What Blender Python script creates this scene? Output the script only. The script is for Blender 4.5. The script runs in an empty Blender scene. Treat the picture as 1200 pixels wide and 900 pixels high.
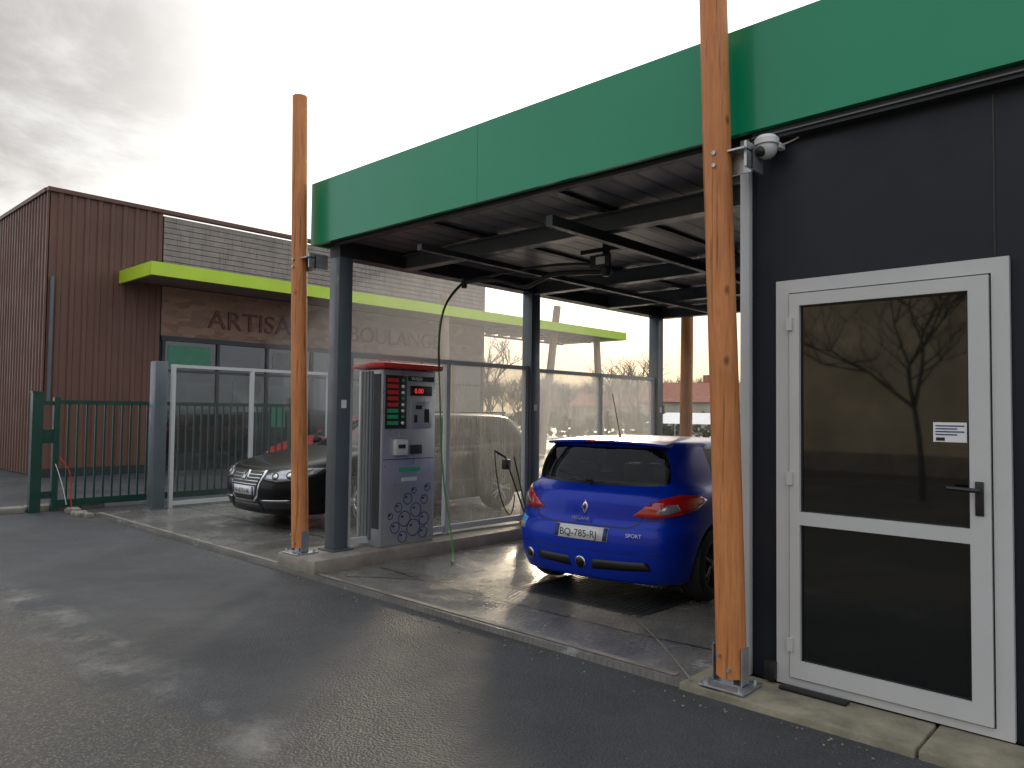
import bpy, bmesh, math, random
from mathutils import Vector, Matrix
from mathutils.bvhtree import BVHTree
random.seed(7)
D=bpy.data
scn=bpy.context.scene
COL=scn.collection
R=math.radians

# ------------------------------------------------------------------ helpers
def link(o,parent=None):
    COL.objects.link(o)
    if parent is not None: o.parent=parent
    return o
def group(name):
    e=D.objects.new(name,None); e.empty_display_size=.3
    return link(e)
def mesh_obj(name,bm,mat=None,parent=None,smooth=False):
    me=D.meshes.new(name); bm.normal_update(); bm.to_mesh(me); bm.free()
    o=D.objects.new(name,me)
    if mat is not None:
        for m in (mat if isinstance(mat,(list,tuple)) else [mat]): me.materials.append(m)
    if smooth:
        for p in me.polygons: p.use_smooth=True
        try: me.set_sharp_from_angle(angle=R(40))
        except Exception: pass
    return link(o,parent)
def add_box(bm,x0,x1,y0,y1,z0,z1):
    v=[bm.verts.new(c) for c in ((x0,y0,z0),(x1,y0,z0),(x1,y1,z0),(x0,y1,z0),(x0,y0,z1),(x1,y0,z1),(x1,y1,z1),(x0,y1,z1))]
    for f in ((0,3,2,1),(4,5,6,7),(0,1,5,4),(1,2,6,5),(2,3,7,6),(3,0,4,7)):
        bm.faces.new([v[i] for i in f])
def box(name,x0,x1,y0,y1,z0,z1,mat,parent=None,bevel=0):
    bm=bmesh.new(); add_box(bm,x0,x1,y0,y1,z0,z1)
    if bevel: bmesh.ops.bevel(bm,geom=bm.edges[:],offset=bevel,segments=2,affect='EDGES',profile=.5)
    return mesh_obj(name,bm,mat,parent,smooth=bool(bevel))
def boxes(name,L,mat,parent=None):
    bm=bmesh.new()
    for b in L: add_box(bm,*b)
    return mesh_obj(name,bm,mat,parent)
def lathe(bm,prof,origin,axis='Z',n=24,caps=True):
    rings=[]
    for t,r in prof:
        ring=[]
        for i in range(n):
            a=2*math.pi*i/n; c,s=r*math.cos(a),r*math.sin(a)
            p={'Z':(c,s,t),'X':(t,c,s),'Y':(s,t,c)}[axis]
            ring.append(bm.verts.new(Vector(origin)+Vector(p)))
        rings.append(ring)
    for a,b in zip(rings,rings[1:]):
        for i in range(n):
            bm.faces.new((a[i],a[(i+1)%n],b[(i+1)%n],b[i]))
    if caps:
        try: bm.faces.new(rings[0][::-1]); bm.faces.new(rings[-1])
        except Exception: pass
def cyl(name,origin,prof,mat,parent=None,axis='Z',n=24):
    bm=bmesh.new(); lathe(bm,prof,origin,axis,n)
    return mesh_obj(name,bm,mat,parent,smooth=True)
def tube(bm,p0,p1,r0,r1,n=6,cap=False):
    p0=Vector(p0);p1=Vector(p1); d=(p1-p0)
    if d.length<1e-6: return
    q=d.to_track_quat('Z','Y')
    A=[];B=[]
    for i in range(n):
        a=2*math.pi*i/n; v=Vector((math.cos(a),math.sin(a),0))
        A.append(bm.verts.new(p0+q@(v*r0))); B.append(bm.verts.new(p1+q@(v*r1)))
    for i in range(n): bm.faces.new((A[i],A[(i+1)%n],B[(i+1)%n],B[i]))
    if cap: bm.faces.new(A[::-1]); bm.faces.new(B)
def rods(name,L,mat,parent=None,n=8):
    bm=bmesh.new()
    for p0,p1,r in L: tube(bm,p0,p1,r,r,n,True)
    return mesh_obj(name,bm,mat,parent,smooth=True)
def curve(name,pts,r,mat,parent=None):
    c=D.curves.new(name,'CURVE'); c.dimensions='3D'; c.bevel_depth=r; c.bevel_resolution=3
    s=c.splines.new('NURBS'); s.points.add(len(pts)-1)
    for p,q in zip(s.points,pts): p.co=(*q,1)
    s.use_endpoint_u=True; s.order_u=4
    c.materials.append(mat)
    return link(D.objects.new(name,c),parent)
def text(name,body,size,loc,rot,mat,parent=None,ext=.004,align='LEFT',sx=1):
    c=D.curves.new(name,'FONT'); c.body=body; c.size=size; c.extrude=ext; c.align_x=align
    c.materials.append(mat)
    o=D.objects.new(name,c); o.location=loc; o.rotation_euler=rot; o.scale=(sx,1,1)
    return link(o,parent)

# ------------------------------------------------------------------ materials
class NT:
    def __init__(s,name):
        s.m=D.materials.new(name); s.m.use_nodes=True; s.t=s.m.node_tree
        s.b=s.t.nodes['Principled BSDF']; s.out=s.t.nodes['Material Output']
    def n(s,typ,**k):
        x=s.t.nodes.new(typ)
        for a,b in k.items(): setattr(x,a,b)
        return x
    def l(s,a,b): s.t.links.new(a,b)
    def coord(s,scale=(1,1,1)):
        c=s.n('ShaderNodeTexCoord'); m=s.n('ShaderNodeMapping'); m.inputs['Scale'].default_value=scale
        s.l(c.outputs['Object'],m.inputs['Vector']); return m.outputs['Vector']
    def noise(s,vec,scale,detail=6,rough=.6,dist=0):
        x=s.n('ShaderNodeTexNoise'); x.inputs['Scale'].default_value=scale; x.inputs['Detail'].default_value=detail
        x.inputs['Roughness'].default_value=rough; x.inputs['Distortion'].default_value=dist
        s.l(vec,x.inputs['Vector']); return x.outputs['Fac']
    def mr(s,v,a,b,c=0,d=1):
        x=s.n('ShaderNodeMapRange'); x.clamp=True
        for i,q in zip((1,2,3,4),(a,b,c,d)): x.inputs[i].default_value=q
        s.l(v,x.inputs[0]); return x.outputs[0]
    def math(s,op,a,b=None):
        x=s.n('ShaderNodeMath',operation=op)
        for i,q in enumerate((a,b)):
            if q is None: continue
            if isinstance(q,(int,float)): x.inputs[i].default_value=q
            else: s.l(q,x.inputs[i])
        return x.outputs[0]
    def mix(s,f,a,b,blend='MIX'):
        x=s.n('ShaderNodeMixRGB',blend_type=blend)
        for i,q in enumerate((f,a,b)):
            if isinstance(q,(int,float)): x.inputs[i].default_value=q
            elif isinstance(q,tuple): x.inputs[i].default_value=(*q[:3],1)
            else: s.l(q,x.inputs[i])
        return x.outputs[0]
    def bump(s,h,strength=.3,dist=.01):
        x=s.n('ShaderNodeBump'); x.inputs['Strength'].default_value=strength; x.inputs['Distance'].default_value=dist
        s.l(h,x.inputs['Height']); s.l(x.outputs[0],s.b.inputs['Normal'])
    def set(s,**k):
        for a,b in k.items():
            i=s.b.inputs[a.replace('_',' ')]
            if isinstance(b,(int,float)): i.default_value=b
            elif isinstance(b,tuple): i.default_value=(*b[:3],1)
            else: s.l(b,i)
def pm(name,col,rough=.5,metal=0,var=.15,scale=3,bump=0,bscale=60,coat=0,stretch=(1,1,1),rvar=.1,spec=.5):
    t=NT(name); v=t.coord(stretch); f=t.mr(t.noise(v,scale),.3,.7)
    t.set(Base_Color=t.mix(f,tuple(c*(1-var) for c in col),tuple(min(1,c*(1+var)) for c in col)),
          Roughness=t.mr(t.noise(v,scale*2.3),.3,.7,max(0,rough-rvar),min(1,rough+rvar)),Metallic=metal)
    t.b.inputs['Coat Weight'].default_value=coat; t.b.inputs['Coat Roughness'].default_value=.03
    t.b.inputs['Specular IOR Level'].default_value=spec
    if bump: t.bump(t.noise(v,bscale),bump,.01)
    return t.m

def mat_asphalt():
    t=NT('asphalt'); v=t.coord()
    sep=t.n('ShaderNodeSeparateXYZ'); t.l(v,sep.inputs[0])
    wob=t.mr(t.noise(v,1.1,5),0,1,-.55,.55)
    yy=t.math('ADD',sep.outputs['Y'],wob)
    new=t.mr(yy,1.45,1.75)
    big=t.mr(t.noise(v,.55,6,.65,.4),.35,.68)
    med=t.noise(v,14,5,.7); fine=t.noise(v,120,3,.75)
    vor=t.n('ShaderNodeTexVoronoi'); vor.inputs['Scale'].default_value=75; t.l(v,vor.inputs['Vector'])
    vc=t.n('ShaderNodeSeparateColor'); t.l(vor.outputs['Color'],vc.inputs[0])
    grain=t.mr(vc.outputs[0],0,1,.2,1.0)
    stone=t.math('MULTIPLY',t.mr(vor.outputs['Distance'],.2,.55,1.,0),grain)
    old=t.mix(stone,(.062,.057,.049),(.25,.225,.185))
    old=t.mix(t.mr(med,.45,.7,0,.6),old,(.075,.068,.058))
    nw=t.mix(big,(.034,.036,.040),(.072,.076,.083))
    nw=t.mix(t.math('MULTIPLY',t.math('POWER',stone,2.2),.5),nw,(.17,.17,.175))
    nw=t.mix(t.mr(fine,.45,.7,0,.5),nw,(.022,.023,.025))
    nw=t.mix(t.mr(t.noise(v,4,6,.7),.5,.72,0,.5),nw,(.030,.031,.033))
    col=t.mix(new,old,nw)
    st=t.math('MULTIPLY',t.mr(t.math('ABSOLUTE',t.math('SUBTRACT',yy,1.72)),0,.22,1,0),t.mr(t.noise(v,2.6,8,.75),.45,.66))
    col=t.mix(t.math('MULTIPLY',st,.75),col,(.27,.26,.235))
    du=t.math('MULTIPLY',t.mr(t.noise(v,.8,9,.78,.6),.56,.78),.38)
    col=t.mix(du,col,(.14,.135,.125))
    wet=t.mr(t.noise(v,.42,5,.6,.3),.40,.6)
    t.set(Base_Color=col,Roughness=t.mr(wet,0,1,.70,.38)); t.b.inputs['Specular IOR Level'].default_value=.5
    h=t.math('ADD',t.math('MULTIPLY',vor.outputs['Distance'],-.6),t.math('ADD',t.math('MULTIPLY',med,.6),t.math('MULTIPLY',fine,.5)))
    t.bump(h,.8,.012); return t.m
def mat_wet_concrete():
    t=NT('wet_concrete'); v=t.coord()
    a=t.mr(t.noise(v,1.3,6,.65,.5),.35,.65); f=t.noise(v,30,5,.7)
    ch=t.n('ShaderNodeTexBrick'); ch.inputs['Scale'].default_value=11; ch.inputs['Mortar Size'].default_value=.09; ch.inputs['Mortar Smooth'].default_value=.6
    ch.inputs['Brick Width'].default_value=.5; ch.inputs['Row Height'].default_value=.5
    t.l(v,ch.inputs['Vector'])
    col=t.mix(a,(.12,.116,.105),(.27,.255,.23)); col=t.mix(t.mr(f,.35,.7,0,.5),col,(.14,.135,.12))
    col=t.mix(t.math('MULTIPLY',ch.outputs['Fac'],.3),col,(.06,.058,.053))
    foam=t.math('MULTIPLY',t.mr(t.noise(v,2.1,9,.75,.8),.58,.66),.5)
    col=t.mix(foam,col,(.50,.51,.52))
    t.set(Base_Color=col,Roughness=t.mr(t.noise(v,1.7,5,.6,.5),.35,.62,.05,.34))
    h=t.math('ADD',t.math('MULTIPLY',ch.outputs['Fac'],-.5),t.math('MULTIPLY',f,.6))
    t.bump(h,.35,.006); return t.m
def mat_wood(name,c1,c2,sc=(14,14,1.1)):
    t=NT(name); v=t.coord(sc); n=t.noise(v,2.2,8,.65,1.2); f=t.mr(n,.3,.7)
    col=t.mix(f,c1,c2)
    v2=t.coord((1,1,.55)); k=t.n('ShaderNodeTexVoronoi'); k.inputs['Scale'].default_value=6; t.l(v2,k.inputs['Vector'])
    kn=t.mr(k.outputs['Distance'],.04,.13,1,0)
    col=t.mix(t.math('MULTIPLY',kn,.85),col,tuple(c*.2 for c in c1))
    col=t.mix(t.mr(t.noise(v2,2.5,4),.4,.75,0,.5),col,tuple(c*.5 for c in c1))
    cr=t.noise(t.coord((30,30,.8)),1.5,3,.5); col=t.mix(t.mr(cr,.60,.66,0,.6),col,tuple(c*.3 for c in c1))
    t.set(Base_Color=col,Roughness=.62); t.bump(n,.5,.01); return t.m
def mat_glass(name,tint,haze,hazecol=(.6,.6,.58),gloss=.12,drips=False):
    t=NT(name); v=t.coord((1,1,.35) if drips else (1,1,1))
    tr=t.n('ShaderNodeBsdfTransparent'); tr.inputs[0].default_value=(*tint,1)
    df=t.n('ShaderNodeBsdfDiffuse'); df.inputs[0].default_value=(*hazecol,1)
    tl=t.n('ShaderNodeBsdfTranslucent'); tl.inputs[0].default_value=(*hazecol,1)
    m0=t.n('ShaderNodeMixShader'); m0.inputs[0].default_value=.8; t.l(df.outputs[0],m0.inputs[1]); t.l(tl.outputs[0],m0.inputs[2])
    m1=t.n('ShaderNodeMixShader')
    n1=t.mr(t.noise(v,2.4,8,.7,.6),.3,.7,haze*.5,min(1,haze*1.3)); 
    if drips:
        n2=t.mr(t.noise(t.coord((60,60,2.5)),1,3,.6),.45,.7,0,.12); n1=t.math('ADD',n1,n2)
    t.l(n1,m1.inputs[0]); t.l(tr.outputs[0],m1.inputs[1]); t.l(m0.outputs[0],m1.inputs[2])
    gl=t.n('ShaderNodeBsdfGlossy'); gl.inputs['Roughness'].default_value=.03 if haze<.1 else .1
    gl.inputs[0].default_value=(.9,.92,.95,1)
    lw=t.n('ShaderNodeFresnel'); lw.inputs[0].default_value=1.0+gloss*5
    m2=t.n('ShaderNodeMixShader'); t.l(lw.outputs[0],m2.inputs[0]); t.l(m1.outputs[0],m2.inputs[1]); t.l(gl.outputs[0],m2.inputs[2])
    t.l(m2.outputs[0],t.out.inputs[0]); return t.m
def mat_patchwork():
    t=NT('rusty_mosaic'); v=t.coord((1,1,1))
    b=t.n('ShaderNodeTexVoronoi',feature='F1'); b.inputs['Scale'].default_value=3.0; t.l(t.coord((1,1,2.4)),b.inputs['Vector'])
    s=t.n('ShaderNodeSeparateColor'); t.l(b.outputs['Color'],s.inputs[0])
    col=t.mix(s.outputs[0],(.15,.085,.06),(.34,.22,.15)); col=t.mix(t.mr(t.noise(v,3),.35,.7),col,(.22,.14,.10))
    t.set(Base_Color=col,Roughness=.7); return t.m

M=dict(
 asphalt=mat_asphalt(), wet=mat_wet_concrete(),
 earth=pm('earth',(.07,.075,.045),.9,var=.4,scale=.3,bump=.4,bscale=4),
 kerb=pm('kerb_stone',(.24,.215,.155),.8,var=.4,scale=5,bump=.6,bscale=40),
 kerbd=pm('kerb_concrete',(.23,.205,.17),.55,var=.35,scale=4,bump=.4,bscale=30),
 green=pm('green_enamel',(.002,.235,.11),.22,var=.04,scale=.8,coat=.12,rvar=.03,spec=.35),
 dark=pm('anthracite_panel',(.010,.0145,.022),.45,var=.12,scale=1.5,bump=.05,bscale=90,spec=.28),
 darkm=pm('dark_metal',(.028,.032,.036),.45,var=.2,scale=2,spec=.35),
 steel=pm('grey_painted_steel',(.085,.105,.12),.42,var=.1,scale=3,coat=.1),
 alu=pm('white_aluminium',(.50,.51,.51),.4,var=.05,scale=2),
 white=pm('white_paint',(.72,.73,.73),.45,var=.06,scale=3),
 galv=pm('galvanised_steel',(.45,.47,.49),.4,metal=.8,var=.2,scale=14),
 stain=pm('stainless_panel',(.42,.44,.46),.34,metal=.55,var=.08,scale=2),
 wood=mat_wood('larch_post',(.46,.155,.045),(.66,.27,.09)),
 woodg=mat_wood('weathered_wood',(.21,.175,.15),(.32,.28,.25),(1.2,1.2,10)),
 woodp=mat_wood('weathered_post',(.30,.20,.13),(.42,.31,.22)),
 brown=pm('brown_cladding',(.125,.062,.046),.5,var=.12,scale=.7,spec=.3),
 mosaic=mat_patchwork(),
 lime=pm('lime_paint',(.43,.62,.03),.5,var=.05,scale=2),
 black=pm('black_plastic',(.012,.012,.013),.45,var=.1,scale=10),
 rubber=pm('tyre_rubber',(.014,.014,.015),.75,var=.2,scale=20),
 chrome=pm('chrome',(.75,.76,.78),.12,metal=1,var=.02,rvar=.03),
 gate=pm('gate_green',(.006,.045,.032),.4,var=.1,coat=.1),
 red=pm('red_plastic',(.50,.025,.02),.35,var=.1),
 redl=pm('tail_lamp_red',(.42,.006,.008),.12,var=.1,coat=1),
 lampc=pm('lamp_clear',(.40,.42,.45),.15,metal=.6,var=.3,scale=25,coat=1),
 blue=pm('blue_car_paint',(.002,.028,.40),.30,metal=.15,var=.03,coat=.28,rvar=.03,spec=.2),
 bpaint=pm('black_car_paint',(.004,.004,.005),.30,var=.05,coat=.12,rvar=.03,spec=.15),
 rpaint=pm('red_car_paint',(.50,.012,.010),.25,var=.04,coat=.3,rvar=.03,spec=.3),
 navy=pm('navy_ink',(.02,.05,.16),.5),
 gtxt=pm('green_sticker',(.02,.30,.12),.5),
 shopg=pm('shop_poster',(.04,.20,.12),.5), shopl=pm('shop_interior',(.14,.15,.15),.5,var=.4,scale=2),  # flat colours for the green and grey reflections painted on the shop glazing
 orange=pm('orange_sticker',(.75,.22,.02),.5), cyan=pm('cyan_sticker',(.05,.35,.7),.5),
 beige=pm('beige_render',(.48,.42,.31),.85,var=.3,scale=.7,bump=.2,bscale=20),
 roof=pm('clay_tiles',(.30,.11,.07),.8,var=.25,scale=2,bump=.4,bscale=8),
 bark=pm('bark',(.05,.042,.036),.9,var=.3,scale=8),
 twig=pm('twigs',(.10,.08,.07),.9,var=.3,scale=3),
 hedge=pm('hedge_leaves',(.035,.055,.025),.9,var=.5,scale=5,bump=.6,bscale=10),
 letters=pm('letter_red',(.10,.012,.014),.5),
 hoseg=pm('green_hose',(.05,.25,.06),.4), 
 glassdoor=pm('door_glass',(.005,.006,.006),.03,var=.0,rvar=0,spec=.5),
 shop=pm('shop_glass',(.014,.018,.020),.05,var=.3,scale=1,rvar=.02,spec=.7),
 cglass=mat_glass('car_glass',(.45,.50,.50),.02,gloss=.065),
 scr=mat_glass('screen_glass',(.80,.83,.82),.07,gloss=.08),
 fog=mat_glass('fogged_glass',(.90,.90,.88),.42,(.82,.79,.72),.05,True),
 fog2=mat_glass('misty_glass',(.88,.88,.87),.22,(.46,.44,.40),.05,True),
 fog3=mat_glass('spray_covered_glass',(.86,.86,.84),.36,(.46,.44,.39),.05,True),
)
def mat_roofpanel():
    t=NT('canopy_soffit'); v=t.coord(); w=t.n('ShaderNodeTexWave',wave_type='BANDS',bands_direction='X'); w.inputs['Scale'].default_value=1.6; t.l(v,w.inputs['Vector'])
    f=t.mr(w.outputs['Fac'],.85,1)
    t.set(Base_Color=t.mix(f,(.16,.155,.15),(.045,.045,.047)),Roughness=.38); t.bump(f,.5,.01); return t.m
M['soffit']=mat_roofpanel()
tl=NT('red_led'); tl.set(Base_Color=(.5,.02,.02)); tl.b.inputs['Emission Color'].default_value=(1,.08,.05,1); tl.b.inputs['Emission Strength'].default_value=.7; M['led']=tl.m
M['glassdoor'].node_tree.nodes['Principled BSDF'].inputs['IOR'].default_value=1.62
M['shop'].node_tree.nodes['Principled BSDF'].inputs['IOR'].default_value=1.6
ts=D.materials.new('steam_volume'); ts.use_nodes=True; nn=ts.node_tree; nn.nodes.clear()
vs_=nn.nodes.new('ShaderNodeVolumeScatter'); vs_.inputs['Density'].default_value=.024; vs_.inputs['Color'].default_value=(1,.96,.90,1); vs_.inputs['Anisotropy'].default_value=.3
vo=nn.nodes.new('ShaderNodeOutputMaterial'); nn.links.new(vs_.outputs[0],vo.inputs['Volume']); M['steam']=ts

# ------------------------------------------------------------------ ground
bm=bmesh.new(); s=600
bm.faces.new([bm.verts.new(p) for p in ((-s,-s,-.16),(s,-s,-.16),(s,s,-.16),(-s,s,-.16))])
mesh_obj('ground',bm,M['earth'])
bm=bmesh.new()
for x0,x1,y0,y1 in ((-70,40,-30,3.75),(-70,-11.42,3.75,60),(-11.42,40,10.5,60)):
    bm.faces.new([bm.verts.new(p) for p in ((x0,y0,-.04),(x1,y0,-.04),(x1,y1,-.04),(x0,y1,-.04))])
mesh_obj('asphalt_road',bm,M['asphalt'])
bm=bmesh.new(); rg=random.Random(4)
for i in range(420):
    if i<260: x=rg.uniform(-11.5,2); y=3.66-abs(rg.gauss(0,.10)); r=rg.uniform(.003,.010)
    else: x=rg.uniform(-8,1.5); y=rg.uniform(.3,3.5); r=rg.uniform(.002,.006)
    mt=Matrix.Translation((x,y,-.04+r*.5))@Matrix.Rotation(rg.uniform(0,6),4,'Z')@Matrix.Diagonal((r,r*.7,r*.6,1))
    bmesh.ops.create_icosphere(bm,subdivisions=1,radius=1,matrix=mt)
mesh_obj('gravel',bm,M['kerb'])
def ss(t): t=max(0,min(1,t)); return t*t*(3-2*t)
def dip(x,y): return -.075*ss(min(x+5.75,-1.95-x)/1.1)*ss((y-3.75)/1.5)*ss((10.5-y)/1.5)
bm=bmesh.new(); nx,ny=76,54; X0,X1,Y0,Y1=-11.42,-1.9,3.72,10.5
g=[[bm.verts.new((X0+(X1-X0)*i/nx,Y0+(Y1-Y0)*j/ny,dip(X0+(X1-X0)*i/nx,Y0+(Y1-Y0)*j/ny))) for i in range(nx+1)] for j in range(ny+1)]
for j in range(ny):
    for i in range(nx): bm.faces.new((g[j][i],g[j][i+1],g[j+1][i+1],g[j+1][i]))
lo=[bm.verts.new((v.co.x,v.co.y,-.14)) for v in g[0]]
for i in range(nx): bm.faces.new((lo[i],lo[i+1],g[0][i+1],g[0][i]))
lo=[bm.verts.new((g[j][0].co.x,g[j][0].co.y,-.14)) for j in range(ny+1)]
for j in range(ny): bm.faces.new((lo[j+1],lo[j],g[j][0],g[j+1][0]))
mesh_obj('wash_bay_floor',bm,M['wet'],smooth=True)
gj=group('floor_drain')
def strip(name,pts,w,mat,parent,dz=.005,n=24):
    bm=bmesh.new()
    for (a,b) in zip(pts,pts[1:]):
        a=Vector(a);b=Vector(b); d=(b-a).normalized(); q=Vector((-d.y,d.x))*w/2; prev=None
        for i in range(n+1):
            p=a.lerp(b,i/n); l=p+q; r=p-q
            cur=(bm.verts.new((l.x,l.y,dip(l.x,l.y)+dz)),bm.verts.new((r.x,r.y,dip(r.x,r.y)+dz)))
            if prev: bm.faces.new((prev[1],cur[1],cur[0],prev[0]))
            prev=cur
    return mesh_obj(name,bm,mat,parent)
strip('joint_1',[(-5.7,4.35),(-1.95,4.35)],.014,M['black'],gj)
strip('joint_2',[(-2.1,3.76),(-3.2,4.85)],.014,M['kerbd'],gj)
strip('joint_3',[(-5.6,3.9),(-4.4,4.9)],.014,M['black'],gj)
strip('joint_4',[(-3.2,4.85),(-1.95,5.4)],.014,M['kerbd'],gj)
strip('joint_5',[(-11.3,4.9),(-6.55,4.9)],.014,M['black'],gj)
strip('edge_strip',[(-11.38,3.78),(-6.55,3.78)],.05,M['kerbd'],gj)
strip('edge_strip_2',[(-5.84,3.78),(-2.2,3.78)],.05,M['kerbd'],gj)
bm=bmesh.new()
for i in range(26):
    x=-4.4+i*.048
    add_box(bm,x,x+.028,4.75,5.75,-.074,-.060)
add_box(bm,-4.42,-4.40,4.73,5.77,-.074,-.058); add_box(bm,-3.16,-3.14,4.73,5.77,-.074,-.058)
mesh_obj('grate',bm,M['darkm'],gj)
box('pit',-4.4,-3.15,4.75,5.75,-.073,-.068,M['black'],gj)
box('equipment_island',-6.5,-5.86,3.74,7.3,-.03,.12,M['kerbd'],None,.02)
bk=group('kerb')
xs=[-2.15,-.95,.25,1.45,2.65,3.85,5.05]
for i,(a,b) in enumerate(zip(xs,xs[1:])): box('block_%d'%i,a+.006,b-.006,3.70,4.085,-.12,.0+.002*(i%2),M['kerb'],bk,.012)
bk2=group('kerb')
for i in range(6): 
    y=2.1+i*.35; box('stone_%d'%i,-12.6-.25*(i<2)*random.random(),-12.35,y,y+.33,-.06,.03+.03*random.random(),M['kerbd'],bk2,.02)
rub=group('kerb')
for i in range(7):
    x=-12.1+i*.13; box('stone_%d'%i,x,x+.11,3.5+random.random()*.1,3.62+random.random()*.1,-.05,.0+random.random()*.04,M['kerbd'],rub,.015)

# ------------------------------------------------------------------ dark building with canopy
B=group('dark_wash_building')
DX0,DX1,DZ=-1.745,-.633,2.235
box('wall_left',-1.895,DX0,4.1,4.3,0,3.10,M['dark'],B)
box('wall_over_door',DX0,DX1,4.1,4.3,DZ,3.10,M['dark'],B)
box('wall_right',DX1,9,4.1,4.3,0,3.10,M['dark'],B)
box('side_wall',-1.895,-1.70,4.3,12,0,3.10,M['dark'],B)
box('back_wall',-1.70,9,11.8,12,0,3.10,M['dark'],B)
box('roof_slab',-1.895,9,4.035,12,3.104,3.6,M['dark'],B)
for i,x in enumerate((-.70,.5,1.7)): box('panel_joint_%d'%i,x,x+.008,4.096,4.1,DZ+.01 if x<DX1 else 0,3.02,M['black'],B)
box('gutter_lip',-1.86,9,4.02,4.095,3.04,3.098,M['darkm'],B)
box('lip_line',-1.86,9,4.004,4.018,3.06,3.068,M['steel'],B)
box('corner_trim',-1.955,-1.90,4.06,4.12,0,3.09,M['alu'],B,.004)
F=group('green_canopy')
box('fascia_1',-6.42,-4.0815,3.98,4.03,3.10,3.715,M['green'],F)
box('fascia_2',-4.0785,-.0815,3.98,4.03,3.10,3.715,M['green'],F)
box('fascia_3',-.0785,9,3.98,4.03,3.10,3.715,M['green'],F)
box('fascia_backing',-6.40,9,4.031,4.034,3.11,3.70,M['black'],F)
box('side_fascia',-6.42,-6.37,4.036,10.3,3.10,3.715,M['green'],F,.004)
box('rear_fascia',-6.368,-1.9,10.25,10.3,3.10,3.715,M['green'],F,.004)
box('soffit',-6.366,-1.90,4.036,10.248,3.14,3.2,M['soffit'],F)
box('edge_beam_left',-6.29,-6.12,4.12,10.2,2.98,3.138,M['darkm'],F)
box('edge_beam_right',-2.05,-1.90,4.12,10.2,2.98,3.138,M['darkm'],F)
box('front_beam',-6.118,-2.052,4.06,4.12,3.075,3.138,M['darkm'],F)
for i,y in enumerate((4.95,7.05,8.6,10.05)): boxes('cross_beam_%d'%i,[(-6.118,-2.052,y-.06,y+.06,2.96,2.972),(-6.118,-2.052,y-.008,y+.008,2.973,3.10),(-6.118,-2.052,y-.06,y+.06,3.101,3.113)],M['steel'],F)
for i,x in enumerate((-4.9,-3.5)): box('purlin_%d'%i,x-.04,x+.04,4.152,10.2,3.114,3.137,M['darkm'],F)
boxes('rail',[(-3.56,-3.50,4.2,10,2.87,2.95),(-5.05,-4.99,4.2,10,2.90,2.95)],M['darkm'],F)
for i,y in enumerate((4.2,7.05,10.0)):
    box('pillar_%d'%i,-6.285,-6.125,y-.08,y+.08,.0,2.98,M['steel'],F,.006)
    box('pillar_foot_%d'%i,-6.33,-6.08,y-.12,y+.12,.118,.135,M['steel'],F)
    box('pillar_note_%d'%i,-6.12,-6.119,y-.03,y+.03,1.5,1.58,M['white'],F)
rods('ceiling_tube',[((-2.6,6,3.08),(-2.6,8.8,3.08),.03),((-5.7,5.4,3.08),(-5.7,8,3.08),.02)],M['darkm'],F)

# door
Dr=group('glazed_door'); y=4.085
fr=.075
boxes('outer_frame',[(DX0+.003,DX0+fr,y-.02,y+.09,.01,DZ-.003),(DX1-fr,DX1-.003,y-.02,y+.09,.01,DZ-.003),(DX0+fr,DX1-fr,y-.02,y+.09,DZ-fr,DZ-.003),(DX0+fr,DX1-fr,y-.02,y+.09,.01,.05)],M['alu'],Dr)
a,b=DX0+fr+.008,DX1-fr-.008; st=.085; yy=y-.035
boxes('leaf_frame',[(a,a+st-.03,yy,y+.06,.058,DZ-fr-.008),(b-st,b,yy,y+.06,.058,DZ-fr-.008),(a+st-.03,b-st,yy,y+.06,DZ-fr-.075,DZ-fr-.008),(a+st-.03,b-st,yy,y+.06,.058,.15),(a+st-.03,b-st,yy,y+.06,.885,.955)],M['alu'],Dr)
box('pane_upper',a+.05,b-st+.004,y-.004,y+.01,.95,DZ-fr-.07,M['glassdoor'],Dr)
box('pane_lower',a+.05,b-st+.004,y-.004,y+.01,.145,.89,M['glassdoor'],Dr)
boxes('gasket',[(a+.055,a+.063,y-.012,y-.005,.15,.885),(b-st-.009,b-st-.001,y-.012,y-.005,.15,.885),(a+.055,a+.063,y-.012,y-.005,.955,DZ-fr-.076),(b-st-.009,b-st-.001,y-.012,y-.005,.955,DZ-fr-.076),
 (a+.064,b-st-.01,y-.012,y-.005,.955,.963),(a+.064,b-st-.01,y-.012,y-.005,.877,.885),(a+.064,b-st-.01,y-.012,y-.005,.15,.158),(a+.064,b-st-.01,y-.012,y-.005,DZ-fr-.084,DZ-fr-.076)],M['black'],Dr)
hx=b-.045
box('lock_plate',hx-.018,hx+.018,yy-.008,yy-.0,1.02,1.18,M['black'],Dr,.003)
rods('handle',[((hx,yy-.005,1.14),(hx,yy-.055,1.14),.011),((hx+.008,yy-.055,1.14),(hx-.125,yy-.055,1.145),.011)],M['black'],Dr)
boxes('hinges',[(a-.012,a+.02,yy-.015,yy-.001,1.95,2.02),(a-.012,a+.02,yy-.015,yy-.001,.2,.27),(a-.012,a+.02,yy-.015,yy-.001,1.1,1.17)],M['alu'],Dr)
N=group('paper_notice')
nx0,nx1=b-st-.155,b-st-.012
box('sheet',nx0,nx1,y-.02,y-.014,1.36,1.455,M['white'],N)
for i in range(4): box('line_%d'%i,nx0+.01,nx1-.01-.03*(i%2),y-.0215,y-.0202,1.435-i*.014,1.441-i*.014,M['navy'],N)
box('logo',nx0+.012,nx0+.05,y-.0215,y-.0202,1.366,1.382,M['black'],N)
box('door_sill',DX0+.05,DX0+.4,3.98,4.04,.003,.02,M['black'],None,.003)
C=group('security_camera')
box('bracket',-1.735,-1.70,4.03,4.099,2.985,3.015,M['white'],C,.004)
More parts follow.
